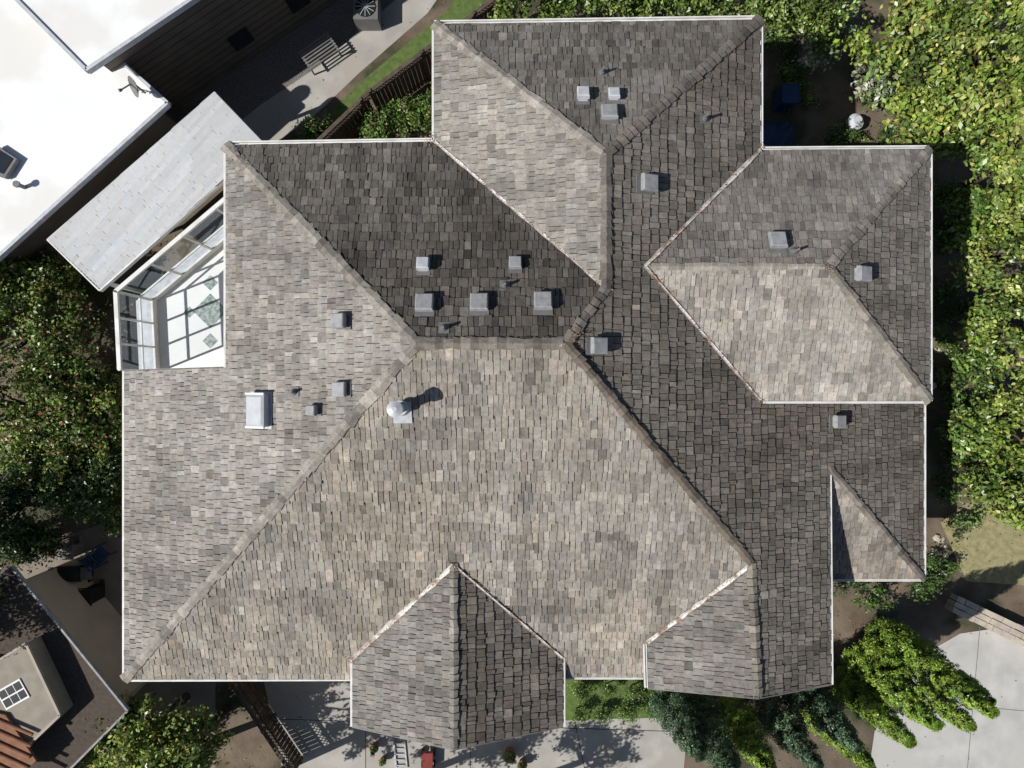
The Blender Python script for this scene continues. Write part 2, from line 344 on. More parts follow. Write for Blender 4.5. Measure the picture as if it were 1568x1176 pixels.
for f,x,y,s,m in [('roof_north',649,411,.27,'trim'),('roof_north',651,469,.38,'ventlight'),('roof_north',734,468,.38,'ventlight'),('roof_north',831,467,.38,'ventlight'),('roof_north',789,408,.27,'ventlight'),('roof_west',526,492,.32,'ventlight'),('roof_west',526,596,.32,'ventlight'),('roof_west',485,628,.23,'ventlight'),
  ('north_wing_north',932,179,.36,'ventlight'),('north_wing_north',892,152,.27,'trim'),('north_wing_north',939,151,.25,'trim'),('roof_east',988,283,.37,'ventlight'),('roof_east',911,530,.35,'ventlight'),('east_wing_north',1187,374,.37,'ventlight'),('east_wing_east',1312,421,.34,'ventlight'),('roof_east',1278,645,.32,'ventlight')]:
    vent(f,x,y,s,m,tall=random.uniform(.18,.24))
for f,x,y in [('north_wing_north',922,113),('roof_east',1078,183),('roof_north',680,503),('roof_north',773,438),('roof_west',452,600),('east_wing_north',1214,386)]:
    F=FA[f]; c=F.on(x,y); u,v,n=frame(F); mb=MB(); fr_prism(mb,c+n*.035,u,v,n,.12,.14,0,.12,.14,.012); mb.tube(c+n*.03,c+Vector((0,0,.16)),.09,.05); mb.tube(c+Vector((0,0,.1)),c+Vector((0,0,.34)),.035,.035); mb.make('plumbing_pipe',M['grey'],house)
# skylight
F=FA['roof_west']; c=F.on(402,628); u,v,n=frame(F); c+=n*.03
mb=MB(); fr_prism(mb,c,u,v,n,.46,.33,0,.46,.33,.02); fr_prism(mb,c,u,v,n,.40,.26,.02,.40,.26,.2)
mb.make('skylight_curb',M['trim'],house); mb=MB()
for s in (-1,1): mb.beam(c+u*s*.41-v*.29+n*.23,c+u*s*.41+v*.29+n*.23,.05,.05,up=n)
mb.make('skylight_frame',M['white'],house)
mb=MB(); fr_prism(mb,c,u,v,n,.38,.28,.2,.38,.28,.23); fr_prism(mb,c,u,v,n,.38,.28,.23,.33,.22,.27); mb.make('skylight_dome',M['sky'],house)
# flue
F=FA['roof_south']; c=F.on(616,624); u,v,n=frame(F)
mb=MB(); fr_prism(mb,c+n*.055+v*.1,u,v,n,.22,.27,0,.22,.27,.012); mb.tube(c,c+Vector((0,0,.3)),.2,.13,20); z=Vector((0,0,1))
mb.tube(c,c+z*.88,.115,.115,24); mb.tube(c+z*.3,c+z*.33,.17,.17,24); mb.tube(c+z*.86,c+z*.90,.13,.165,24); mb.tube(c+z*.90,c+z*1.03,.165,.165,24); mb.tube(c+z*1.03,c+z*1.08,.175,.05,24)
mb.make('chimney_flue',M['galv'],house)
# ================================================================ SUNROOM
sun=empty('glass_sunroom')
FLh=-2.2
P=[(378,275),(176,446),(182,566)]
w=MB(); g=MB(); kn=MB()
pts=[plan(x,y,0) for x,y in P]
fl=MB(); q=[(plan(*p,0).x,plan(*p,0).y) for p in [(176,446),(182,575),(404,575),(404,300),(378,275)]]
if area(q)<0:q=q[::-1]
# pale slab added outside the glazing only to lighten the view through the panes
fl.prism(q,0,EZ+FLh-.2); fl.make('base',M['siding'],sun)
fl=MB(); fl.prism(q,EZ+FLh-.2,EZ+FLh); fl.make('floor',M['tile'],sun)
ap=MB(); qa=[(plan(*p,0).x,plan(*p,0).y) for p in [(140,446),(146,575),(181,575),(175,446),(376,276),(350,262)]]
if area(qa)<0:qa=qa[::-1]
ap.prism(qa,EZ+FLh-.2,EZ+FLh-.02); ap.make('pane_backing_slab',M['trim'],sun)
for a,b,n in [(pts[0],pts[1],4),(pts[1],pts[2],3)]:
    d=(b-a); lo=EZ+FLh
    for hh,ww,t in ((EZ-.05,.11,.09),(lo+.95,.05,.05)):
        w.beam((a.x,a.y,hh),(b.x,b.y,hh),ww,t)
    kn.beam((a.x,a.y,lo+.15),(b.x,b.y,lo+.15),.06,.29)
    for i in range(n+1):
        p=a+d*i/n; w.beam((p.x,p.y,lo+.29),(p.x,p.y,EZ),.055,.055,up=Vector((d.x,d.y,0)))
    g.add([(a.x,a.y,lo+.3),(b.x,b.y,lo+.3),(b.x,b.y,EZ-.1),(a.x,a.y,EZ-.1)],[(0,1,2,3)])
w.make('white_frame',M['white'],sun); g.make('glass_panes',M['glass'],sun); kn.make('knee_wall',M['white'],sun)
tl=MB()
for x,y,r in [(322,476,27),(322,433,12),(322,522,12),(290,478,9)]:
    c=sv(x,y,FLh); rr=r*S*1.1
    tl.add([c+Vector((rr,0,.004)),c+Vector((0,rr,.004)),c+Vector((-rr,0,.004)),c+Vector((0,-rr,.004))],[(0,1,2,3)])
tl.make('mosaic_inlay',M['mosaic'],sun)
# ================================================================ patio cover
aw=empty('patio_cover')
Q=[sv(72,367,-1.3),sv(330,142,-1.3),sv(405,220,-1.0),sv(152,445,-1.0)]
dd=(Q[0]-Q[3]); AF=Face([tuple(x) for x in Q],(dd.x,dd.y),world=True)
shingles('cover_shingles',AF,(.54,.545,.55),(.49,.50,.50),aw,expo=.13,wmin=.5,wmax=1.4,tmax=.045,stag=.0,dark=.0,contrast=.015,pal=.0,gap=.003,m='shW')
mb=MB()
for i in range(4): mb.beam(Q[i]-Vector((0,0,.08)),Q[(i+1)%4]-Vector((0,0,.08)),.04,.16)
for p in Q: c=sum(Q,Vector())/4; p2=p+(c-p)*.08; mb.beam((p2.x,p2.y,0),(p2.x,p2.y,p2.z-.2),.1,.1,up=Vector((1,0,0)))
mb.make('posts_and_fascia',M['white'],aw)
# ================================================================ NEIGHBOUR NW
nb=empty('white_flat_roof_house')
def xy(pts,h): 
    r=[(sv(x,y,h).x,sv(x,y,h).y) for x,y in pts]
    return r[::-1] if area(r)<0 else r
def inset(poly,d):
    n=len(poly); out=[]
    for i in range(n):
        a=Vector(poly[i-1]);b=Vector(poly[i]);c=Vector(poly[(i+1)%n]); e1=(b-a).normalized(); e2=(c-b).normalized()
        n1=Vector((-e1.y,e1.x)); n2=Vector((-e2.y,e2.x)); bi=(n1+n2); bi=bi/ (bi.length_squared/2) if bi.length>1e-6 else n1
        out.append(tuple(b+bi*d))
    return out
up=xy([(-60,-87),(133,108),(620,-220),(425,-415)],.1)
lowr=xy([(-190,563),(257,158),(181,90),(40,-55),(-420,330)],-1.0)
mb=MB(); mb.prism(inset(up,.02),EZ-.12,EZ+.1); mb.prism(inset(lowr,.02),EZ-1.25,EZ-1.0); mb.make('flat_roofs',M['flat'],nb)
mb=MB()
for pl,z_ in ((up,EZ+.06),(lowr,EZ-1.05)):
    for i in range(len(pl)):
        a=pl[i];b=pl[(i+1)%len(pl)]; mb.beam((*a,z_),(*b,z_),.1,.2)
mb.make('parapet_flashing',M['trim'],nb)
mb=MB(); mb.prism(inset(up,.35),0,EZ-.12); mb.prism(inset(lowr,.35),0,EZ-1.25); mb.make('dark_walls',M['char'],nb)
ui=inset(up,.35); e=[(Vector(ui[i]),Vector(ui[(i+1)%4])) for i in range(4)]
e.sort(key=lambda t:-((t[0]+t[1]).x/2-(t[0]+t[1]).y/2))
e=[t for t in e if min((t[0]-Vector(sv(150,105,.1).xy)).length,(t[1]-Vector(sv(150,105,.1).xy)).length)<1.5][0]
mb=MB(); mf=MB(); a,b=e
if a.x>b.x: a,b=b,a
d=(b-a); L=d.length; d.normalize(); o=Vector((-d.y,d.x)); 
if o.dot(-(a+b)/2)<0:o=-o
for t in (3.2,5.4):
    p=a+d*t; q=p+d*.7; mb.beam((p.x+o.x*.02,p.y+o.y*.02,1.2),(q.x+o.x*.02,q.y+o.y*.02,1.2),.03,.8)
for zz in np.arange(.3,4,.3): mf.beam((a.x+o.x*.005,a.y+o.y*.005,zz),(b.x+o.x*.005,b.y+o.y*.005,zz),.012,.01)
mb.make('window_panes',M['window'],nb); mf.make('siding_trim',M['dark'],nb)
c=sv(5,246,-.95); mb=MB(); mb.prism([(c.x-.5,c.y-.35),(c.x+.15,c.y-.55),(c.x+.5,c.y),(c.x-.1,c.y+.4)],c.z,c.z+.15); mb.make('skylight_curb',M['grey'],nb)
mb=MB(); mb.prism([(c.x-.4,c.y-.27),(c.x+.12,c.y-.43),(c.x+.4,c.y),(c.x-.08,c.y+.3)],c.z+.15,c.z+.17); mb.make('skylight_glass',M['window'],nb)
c=sv(38,287,-1); mb=MB(); mb.tube(c,c+Vector((0,0,.3)),.06,.06); mb.tube(c+Vector((0,0,.3)),c+Vector((0,0,.36)),.1,.1); mb.make('roof_pipe',M['grey'],nb)
# satellite dish
c=sv(222,142,-.9); mb=MB(); n=16; ax=Vector((-.6,-.45,.5)).normalized(); x=ax.orthogonal().normalized(); y=ax.cross(x); cc=c+Vector((0,0,.45))
rings=[(0,0),(.1,.01),(.2,.04),(.3,.09)]; vs=[];fs=[]
for r,hh in rings[1:]:
    for i in range(n): an=i*2*math.pi/n; vs.append(cc+x*r*math.cos(an)+y*r*.85*math.sin(an)+ax*hh)
fs.append(tuple(range(n)))
for k in range(2): fs+=[(k*n+i,k*n+(i+1)%n,(k+1)*n+(i+1)%n,(k+1)*n+i) for i in range(n)]
mb.add(vs,fs); mb.tube(c,cc,.03,.03); mb.beam(cc-y*.25,cc+ax*.45,.03,.03); mb.tube(cc+ax*.42,cc+ax*.5,.04,.05); 
for s in (-1,1): mb.beam(c+Vector((s*.25,0,0)),c+Vector((0,0,.25)),.02,.02)
mb.make('satellite_dish',M['grey'])
# ================================================================ NEIGHBOUR SW
n2=empty('tan_house')
roofp=xy([(18,868),(196,1088),(95,1190),(-120,1380),(-300,1150)],-1.2)
mb=MB(); mb.prism(inset(roofp,.02),EZ-1.35,EZ-1.2); mb.make('roof_slab',mat('brown_roof',(.06,.045,.035),(.085,.065,.05),scale=8,bump=.5),n2)
mb=MB()
for i in range(5): mb.beam((*roofp[i],EZ-1.22),(*roofp[(i+1)%5],EZ-1.22),.06,.12)
mb.make('gutter',M['ventlight'],n2)
mb=MB(); mb.prism(inset(roofp,.4),0,EZ-1.35); mb.make('walls',M['siding'],n2)
dm=xy([(-40,1035),(40,985),(92,1095),(45,1140),(-10,1170)],-.6)
mb=MB(); mb.prism(dm,EZ-1.2,EZ-.6); mb.make('dormer_wall',mat('cream_paint',(.30,.265,.215)),n2)
mb=MB()
for i in range(5): mb.beam((*dm[i],EZ-.6),(*dm[(i+1)%5],EZ-.6),.07,.07)
mb.make('dormer_trim',M['siding'],n2)
mb=MB(); c=sv(20,1063,-.58); t=Vector((.8,.45,0)).normalized(); s2=Vector((-t.y,t.x,0))
mb.beam(c-t*.38,c+t*.38,.6,.03); mb.make('window_frame',M['white'],n2)
mb=MB()
for i in (-1,0,1):
    for j in (-.5,.5): 
        k=c+t*i*.24+s2*j*.27+Vector((0,0,.012)); mb.beam(k-t*.105,k+t*.105,.23,.02)
mb.make('window_panes',M['window'],n2)
mb=MB(); mb.prism(xy([(-40,1085),(8,1095),(55,1165),(20,1200),(-60,1200)],-.5),EZ-.58,EZ-.5)
mb.make('tile_roof',M['terr'],n2); mb=MB()
for i in range(6): a=sv(-20,1095+i*17,-.48); b=sv(50-i*2,1125+i*17,-.48); mb.tube(a,b,.05,.05,8)
mb.make('tile_ribs',M['terr'],n2)
# ================================================================ GROUND
def sheet(name,pts,z,m):
    p=xy(pts,G); return mk(name,[(a,b,z) for a,b in p],[tuple(range(len(p)))],m)
mk('ground',[(-400,-400,0),(400,-400,0),(400,400,0),(-400,400,0)],[(0,1,2,3)],M['soil'])
sheet('concrete_walkway',[(350,200),(400,160),(490,100),(640,-30),(710,-60),(655,20),(550,112),(500,160),(465,190),(395,235)],.008,M['concrete'])
sheet('gravel_strip',[(290,150),(540,-20),(640,-60),(620,0),(490,115),(400,170),(330,225)],.004,M['gravel'])
sheet('grass_strip',[(465,225),(508,168),(562,118),(680,20),(730,-40),(800,-60),(730,15),(560,145),(500,215)],.012,M['grass'])
sheet('patio_paving',[(15,850),(190,790),(330,880),(330,1200),(190,1200),(100,1000)],.006,M['patio'])
sheet('front_path',[(395,1000),(600,1000),(860,1000),(860,1103),(1030,1098),(1050,1140),(1030,1400),(480,1400)],.010,M['concrete'])
sheet('garden_bed',[(858,1000),(1012,1000),(1015,1098),(862,1103)],.016,M['grass'])
sheet('driveway',[(1345,1080),(1400,1010),(1470,970),(1640,945),(1900,1100),(1700,1500),(1300,1500),(1330,1180)],.012,M['concL'])
sheet('dry_lawn',[(1440,800),(1480,770),(1700,760),(1700,905),(1480,890)],.008,M['dry'])
mb=MB()
for a,b in [((560,1045),(560,1180)),((720,1120),(720,1200)),((880,1105),(900,1200)),((400,1100),(1040,1120))]:
    p=sv(*a,G);q=sv(*b,G); p.z=q.z=.013; mb.beam(p,q,.02,.004)
mb.make('path_joint',M['dark'])
mb=MB()
for a,b in [((1420,1075),(1700,1100)),((1500,960),(1470,1300))]:
    p=sv(*a,G);q=sv(*b,G); p.z=q.z=.015; mb.beam(p,q,.02,.004)
mb.make('driveway_joint',M['grey'])
e=empty('stone_wall'); rn=random.Random(3); mb=MB()
org=Vector(sv(1468,912,G+.4)); ux=(Vector(sv(1600,975,G+.4))-org).normalized(); uy=Vector((ux.y,-ux.x,0)); 
for j in range(3):
    t=0
    while t<3.4:
        l=rn.uniform(.25,.5); a=org+ux*(t+.012)-uy*(-j*.2-.01); p=[a,a+ux*(l-.02),a+ux*(l-.02)+uy*.18,a+uy*.18]
        p=[(q.x+rn.uniform(-.01,.01),q.y+rn.uniform(-.01,.01)) for q in p]
        if area(p)<0:p=p[::-1]
        mb.prism(p,0.0,.4+rn.uniform(-.02,.03)); t+=l
mb.make('cap_stones',M['stone'],e)
def fence(name,pts,h,zt=1.8):
    mb=MB()
    for (a,b) in zip(pts[:-1],pts[1:]):
        a=sv(*a,G+zt);b=sv(*b,G+zt); a.z=b.z=0; d=b-a; L=d.length; d.normalize(); n=int(L/.15); up=Vector((0,0,1))
        for i in range(n):
            p=a+d*(i+.5)*.15; o=random.uniform(-.01,.01); mb.beam(p+up*.05,p+up*(zt-.35+o),.02,.135,up=d)
        for i in range(int(L/2)+1):
            p=a+d*min(L,i*2); mb.beam(p,p+up*(zt+.08),.1,.1,up=d)
        for zz in (zt-.33,zt,.3): mb.beam(a+up*zz,b+up*zz,.06 if zz<zt else .12,.05)
        for i in range(int(L/.12)): 
            p=a+d*i*.12; mb.beam(p+up*(zt-.32),p+d*.25+up*(zt-.02),.01,.025); mb.beam(p+d*.25+up*(zt-.32),p+up*(zt-.02),.01,.025)
    mb.make(name,M['wood'])
fence('wooden_fence',[(480,222),(566,140),(770,-12)],1.8,2.0)
fence('wooden_fence',[(350,1040),(450,1190)],1.8,1.1)
# ================================================================ VEGETATION
def leafquads(P,Nn,size,C,elong=.55,name='leaves',parent=None,m='leaf'):
    n=len(P); Nn=Nn/np.linalg.norm(Nn,axis=1,keepdims=True)
    r=rng.normal(size=(n,3)); t=np.cross(Nn,r); t/=np.linalg.norm(t,axis=1,keepdims=True); b=np.cross(Nn,t)
    s=size*rng.uniform(.6,1.3,size=(n,1)); 
    V=np.stack([P-t*s*.5,P+b*s*.5*elong+Nn*s*.08,P+t*s*.5-Nn*s*.1,P-b*s*.5*elong+Nn*s*.08],axis=1)
    return fastquads(name,V,C,M[m],parent)
def crown(c,r,ncl,lpc,rc,cols,size,flat=.85):
    Ps=[];Ns=[];Cs=[];cl=[]
    for i in range(ncl):
        while True:
            v=rng.normal(size=3); v/=np.linalg.norm(v)
            if v[2]>-.3: break
        rad=rng.uniform(.4,1.12); cc=np.array(c)+v*np.array(r)*rad; cl.append(cc)
        q=rc*rng.uniform(.45,1.3); n=int(lpc*(q/rc)**2)
        d=rng.normal(size=(n,3)); d/=np.linalg.norm(d,axis=1,keepdims=True); rr=rng.uniform(.15,1,size=(n,1))**.65
        amp=1+.45*np.sin(d[:,0:1]*6+i)+.35*np.sin(d[:,1:2]*8+i*2)
        Ps.append(cc+d*rr*q*amp*np.array([1,1,flat])); Ns.append(d*.75+rng.normal(size=(n,3))*.6+np.array([-.1,0,.45]))
        k=np.array(cols[rng.integers(len(cols))]); k=k*rng.uniform(.65,1.3)
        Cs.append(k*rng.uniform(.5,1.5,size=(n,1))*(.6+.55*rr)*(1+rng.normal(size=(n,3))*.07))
    return np.concatenate(Ps),np.concatenate(Ns),np.clip(np.concatenate(Cs),.005,.65),cl
def tree(name,x,y,h,r,cols,ncl=40,lpc=300,rc=.5,size=.12,trunk=.14,tips=None):
    c=sv(x,y,h); e=empty(name,(0,0,0)); P_,N_,C_,cl=crown(c,r,ncl,lpc,rc,cols,size)
    keep=P_[:,2]>.03; P_,N_,C_=P_[keep],N_[keep],C_[keep]
    if tips is not None:
        k=rng.random(len(P_))<tips[0]; C_[k]=np.array(tips[1])*rng.uniform(.7,1.3,size=(k.sum(),1))
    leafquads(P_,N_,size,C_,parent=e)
    mb=MB(); b=Vector((c.x,c.y,0)); m1=Vector((c.x+rng.uniform(-.1,.1),c.y+rng.uniform(-.1,.1),max(.4,c.z-r[2]*.6)))
    mb.tube(b,m1,trunk,trunk*.75,9)
    for q in cl[::2]:
        q=Vector(q); mid=m1.lerp(q,.5)+Vector((0,0,.15)); mb.tube(m1,mid,trunk*.45,trunk*.28,6); mb.tube(mid,q,trunk*.28,trunk*.08,6)
    mb.make('trunk_and_limbs',M['bark'],e); return e
YG=[(.23,.31,.055),(.18,.26,.05),(.29,.35,.09),(.13,.20,.045)]
GR=[(.10,.18,.035),(.13,.22,.045),(.08,.14,.03),(.16,.25,.055)]
LG=[(.12,.19,.035),(.16,.23,.05),(.09,.14,.03),(.20,.26,.06)]
DG=[(.045,.085,.024),(.065,.115,.03),(.075,.13,.033)]
for x,y,h,r in [(1410,50,-1.6,(1.7,1.4,1.5)),(1515,90,-1.0,(2.0,1.9,1.6)),(1430,180,-1.9,(1.4,1.1,1.1)),(1555,250,-1.2,(1.7,1.9,1.7))]:
    tree('broadleaf_tree',x,y,h,r,YG,ncl=44,lpc=185,rc=.42,size=.18,tips=(.10,(.50,.46,.12)))
for x,y,h,r,cs in [(1545,400,-2.0,(1.4,1.5,1.4),YG),(1565,520,-1.9,(1.4,1.4,1.4),YG),(1545,640,-2.4,(1.3,1.3,1.2),YG),(1520,725,-2.7,(1.1,1.1,.9),LG),(1585,770,-1.9,(1.3,1.2,1.3),YG),(1500,560,-2.9,(.6,.9,.6),GR),(1490,330,-2.8,(.8,.9,.7),GR),(1490,655,-3.0,(.6,.7,.6),GR)]:
    tree('broadleaf_tree',x,y,h,r,cs,ncl=34,lpc=175,rc=.38,size=.155,tips=(.06,(.45,.43,.12)))
for x,y,r in [(790,0,.9),(870,-15,.9),(950,-5,.9),(1045,-8,1.0),(1125,0,1.0),(1185,10,.9),(1250,35,.8)]:
    tree('garden_shrub',x,y,-2.2,(r,r*.8,1.0),LG+[(.24,.33,.09)],ncl=22,lpc=190,rc=.34,size=.13,trunk=.05)
for x,y in [(1260,60),(1320,115),(1290,30),(1335,150),(1245,90)]:
    tree('hosta_plant',x,y,-3.6,(.55,.55,.35),[(.42,.45,.34),(.20,.27,.10),(.52,.54,.42),(.14,.2,.07)],ncl=12,lpc=50,rc=.28,size=.17,trunk=.03)
for x,y,r in [(625,185,.7),(655,170,.6),(490,205,.35),(575,205,.5)]:
    tree('rose_shrub',x,y,-3.2,(r,r,.6),GR,ncl=14,lpc=180,rc=.3,size=.09,trunk=.03,tips=(.03,(.4,.1,.08)))
RD=(.07,(.30,.13,.06))
for x,y,h,r in [(40,500,-2.3,(1.7,1.6,1.3)),(105,570,-2.4,(1.3,1.5,1.2)),(20,620,-2.3,(1.7,1.6,1.3)),(128,655,-2.7,(1.0,1.0,1.0)),(75,435,-2.8,(1.0,.8,.9)),(20,425,-2.6,(.8,.8,.9)),(155,610,-3,(.6,.8,.7)),(70,700,-2.8,(1.3,.8,.9))]:
    tree('photinia_tree',x,y,h,r,LG,ncl=46,lpc=220,rc=.38,size=.12,tips=RD)
for x,y,h,r in [(20,780,-2.6,(1.5,1.0,1.0)),(115,755,-2.9,(1.2,.8,.8)),(-15,945,-1.8,(.5,.9,1.1)),(-80,850,-.8,(1.4,1.5,1.4)),(160,720,-3.1,(.6,.8,.6)),(50,830,-3.1,(.9,.5,.6)),(-170,980,.3,(1.8,2.0,1.8))]:
    tree('shade_tree',x,y,h,r,DG,ncl=34,lpc=230,rc=.44,size=.12)
for x,y,h,r in [(225,1125,-1.7,(1.2,1.1,1.3)),(290,1150,-1.5,(1.1,1.0,1.3)),(180,1165,-2.4,(.7,.8,.9)),(250,1230,-.6,(1.5,1.2,1.4)),(370,1290,-.4,(1.6,1.2,1.4))]:
    tree('lemon_tree',x,y,h,r,YG,ncl=36,lpc=190,rc=.34,size=.14,tips=(.08,(.55,.45,.08)))
for x,y,h,r in [(760,1330,-.6,(1.3,.9,1.1)),(560,1330,-.2,(1.4,.9,1.2))]:
    tree('broadleaf_tree',x,y,h,r,GR,ncl=22,lpc=150,rc=.36,size=.14)
for x,y,r in [(890,1058,.33),(930,1056,.35),(970,1058,.33),(1000,1056,.3),(885,1094,.22),(925,1094,.22),(965,1092,.25),(998,1088,.25)]:
    tree('box_hedge',x,y,-3.75,(r,r*.6,.3),GR,ncl=12,lpc=150,rc=.2,size=.055,trunk=.03)
for x,y in [(1455,590),(1445,520),(1470,560),(1450,660),(110,300),(60,345),(10,400),(160,260),(210,215),(1475,800),(1230,150),(1205,110),(1290,210),(1410,900),(1440,870),(180,800),(1440,300),(1450,380),(1445,450),(1465,700),(1450,750),(1475,620),(1480,480),(1350,215),(1390,220),(1180,60),(150,690),(1300,900),(1350,920)]:
    tree('groundcover_shrub',x,y,-3.8,(.55,.45,.35),DG+GR,ncl=12,lpc=110,rc=.24,size=.09,trunk=.03)
def conifer(name,x,y,H,R,cols,n=14000,size=.11,droop=0.0,pw=.75):
    b=sv(x,y,G); e=empty(name)
    nb_=int(n/90); Ps=[];Ns=[];Cs=[]
    for i in range(nb_):
        t=rng.random()**1.1; az=rng.uniform(0,6.283); Rr=R*(1-t)**pw*(.35+.65*min(1,(t+.08)*6))*rng.uniform(.8,1.12); z0=.15+t*H*.97
        k=90; s=rng.random(k)**.5; d=np.array([math.cos(az),math.sin(az)]); pd=np.array([-d[1],d[0]])
        lat=rng.normal(size=k)*.15*R*(1-s*.3)*(1-t*.6); rad=s*Rr; zz=z0+s*(R*.7-droop)*(1-.3*t)+rng.normal(size=k)*.06
        P_=np.stack([b.x+d[0]*rad+pd[0]*lat,b.y+d[1]*rad+pd[1]*lat,np.minimum(zz,H)],1); Ps.append(P_)
        Ns.append(np.stack([np.full(k,d[0]),np.full(k,d[1]),np.full(k,.6)],1)+rng.normal(size=(k,3))*.5)
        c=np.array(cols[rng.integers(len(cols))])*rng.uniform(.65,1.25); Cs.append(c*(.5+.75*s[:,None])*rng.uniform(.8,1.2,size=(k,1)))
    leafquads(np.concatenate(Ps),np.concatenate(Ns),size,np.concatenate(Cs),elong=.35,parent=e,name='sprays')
    mb=MB(); mb.tube((b.x,b.y,0),(b.x,b.y,H*.9),.09,.02,8); mb.make('trunk',M['bark'],e)
AR=[(.20,.31,.04),(.25,.36,.055),(.155,.25,.035)]
for x,y,H,R in [(1332,962,5.9,.75),(1316,985,5.6,.75),(1298,1000,4.9,.72),(1278,1032,4.4,.68),(1350,962,5.3,.6)]:
    conifer('arborvitae_tree',x,y,H,R,AR,n=24000,size=.08,pw=.6)
BG=[(.085,.145,.075),(.115,.185,.095),(.06,.105,.06)]
for x,y,H,R,cs in [(1022,1058,4.0,.9,BG),(1060,1078,4.4,.95,BG),(1112,1078,4.1,.8,AR),(1160,1058,4.6,.85,BG),(1210,1038,4.5,.8,BG),(1240,1075,4.0,.7,AR)]:
    conifer('cypress_tree',x,y,H,R,cs,n=20000,size=.085,droop=.3,pw=.65)
n=5000; P_=np.stack([rng.uniform(-19,19,n),rng.uniform(-15,15,n),np.full(n,.03)],1)
onslab=((P_[:,0]>-7)&(P_[:,0]<6)&(P_[:,1]<-9))|((P_[:,0]>11.5)&(P_[:,1]<-7.5)); P_=P_[(~onslab)|(rng.random(n)<.15)]; n=len(P_)
cs=np.array([(.16,.10,.05),(.10,.07,.04),(.24,.18,.10),(.30,.26,.18),(.07,.09,.03)])[rng.integers(5,size=n)]
leafquads(P_,rng.normal(size=(n,3))*.3+np.array([0,0,1]),.06,cs,name='leaf_litter',m='litter')
def rocks(name,cx,cy,n,spread):
    vs=MB(); 
    for i in range(n):
        c=sv(cx+rng.uniform(-spread,spread),cy+rng.uniform(-spread,spread),G); r=rng.uniform(.05,.13); k=6; jx,jy=rng.uniform(-.3,.3,2)*r
        vs.tube((c.x,c.y,.001),(c.x+jx*.3,c.y+jy*.3,r*.5),r,r*1.05,k); vs.tube((c.x+jx*.3,c.y+jy*.3,r*.5),(c.x+jx,c.y+jy,r*.9),r*1.05,r*.45,k)
    vs.make(name,M['stone'])
rocks('garden_rocks',1460,560,16,40); rocks('garden_rocks',1435,840,10,20)
# ================================================================ small objects
def bin_(name,x,y,m,r=.25,h=.9):
    c=sv(x,y,G); mb=MB(); mb.prism([(c.x-r,c.y-r),(c.x+r,c.y-r),(c.x+r,c.y+r),(c.x-r,c.y+r)],0.02,h*.85); mb.prism([(c.x-r-.03,c.y-r-.05),(c.x+r+.03,c.y-r-.05),(c.x+r+.03,c.y+r+.03),(c.x-r-.03,c.y+r+.03)],h*.86,h*.95)
    mb.tube((c.x-r,c.y+r+.08,.12),(c.x-r+.06,c.y+r+.08,.12),.1,.1); mb.tube((c.x+r-.06,c.y+r+.08,.12),(c.x+r,c.y+r+.08,.12),.1,.1); mb.beam((c.x-r,c.y+r+.07,h*.88),(c.x+r,c.y+r+.07,h*.88),.03,.03); mb.make(name,M[m])
bin_('wheelie_bin',1195,160,'blue'); bin_('wheelie_bin',150,905,'dark'); bin_('wheelie_bin',120,838,'grey',.2,.7)
def bbq(x,y):
    c=sv(x,y,G); e=empty('barbecue_grill'); mb=MB(); mb.prism([(c.x-.35,c.y-.25),(c.x+.35,c.y-.25),(c.x+.35,c.y+.25),(c.x-.35,c.y+.25)],.1,.8); mb.make('cart',M['dark'],e)
    mb=MB(); mb.tube((c.x-.35,c.y,.82),(c.x+.35,c.y,.82),.26,.26,16); mb.make('lid',M['dark'],e); mb=MB(); mb.beam((c.x+.36,c.y,.8),(c.x+.7,c.y,.8),.4,.03); mb.beam((c.x-.7,c.y,.8),(c.x-.36,c.y,.8),.4,.03); mb.make('side_shelves',M['grey'],e)
bbq(130,868)
def chair(x,y,an):
    c=sv(x,y,G); R=lambda a,b,z: Vector((c.x+a*math.cos(an)-b*math.sin(an),c.y+a*math.sin(an)+b*math.cos(an),z)); mb=MB()
    for i in range(5): mb.beam(R(-.22,-.2+i*.1,.42),R(.22,-.2+i*.1,.42),.08,.02)
    for i in range(4): mb.beam(R(-.22,.26+i*.03,.5+i*.11),R(.22,.26+i*.03,.5+i*.11),.02,.08)
    for a in (-.23,.23):
        mb.beam(R(a,-.22,.01),R(a,-.22,.6),.035,.035,up=Vector((1,0,0))); mb.beam(R(a,.24,.01),R(a,.36,.88),.035,.035,up=Vector((1,0,0))); mb.beam(R(a,-.24,.61),R(a,.28,.61),.05,.025)
    mb.make('patio_chair',M['blue'])
chair(95,818,.5); chair(165,845,2.4)
c=sv(560,12,G+.7); e=empty('air_conditioner'); mb=MB(); mb.prism([(c.x-.4,c.y-.4),(c.x+.4,c.y-.4),(c.x+.4,c.y+.4),(c.x-.4,c.y+.4)],.02,.75); mb.make('cabinet',M['grey'],e)
mb=MB(); mb.tube((c.x,c.y,.75),(c.x,c.y,.78),.33,.33,20); mb.make('fan_well',M['dark'],e); mb=MB()
for i in range(6): a=i*math.pi/6; mb.beam((c.x-.33*math.cos(a),c.y-.33*math.sin(a),.8),(c.x+.33*math.cos(a),c.y+.33*math.sin(a),.8),.015,.015)
mb.make('fan_guard',M['trim'],e)
c=sv(488,78,G+.5); mb=MB(); t=Vector((.82,.57,0)); s2=Vector((-.57,.82,0))
for i in range(7): mb.beam(c-t*.6+s2*(i*.11-.33),c+t*.6+s2*(i*.11-.33),.05,.03)
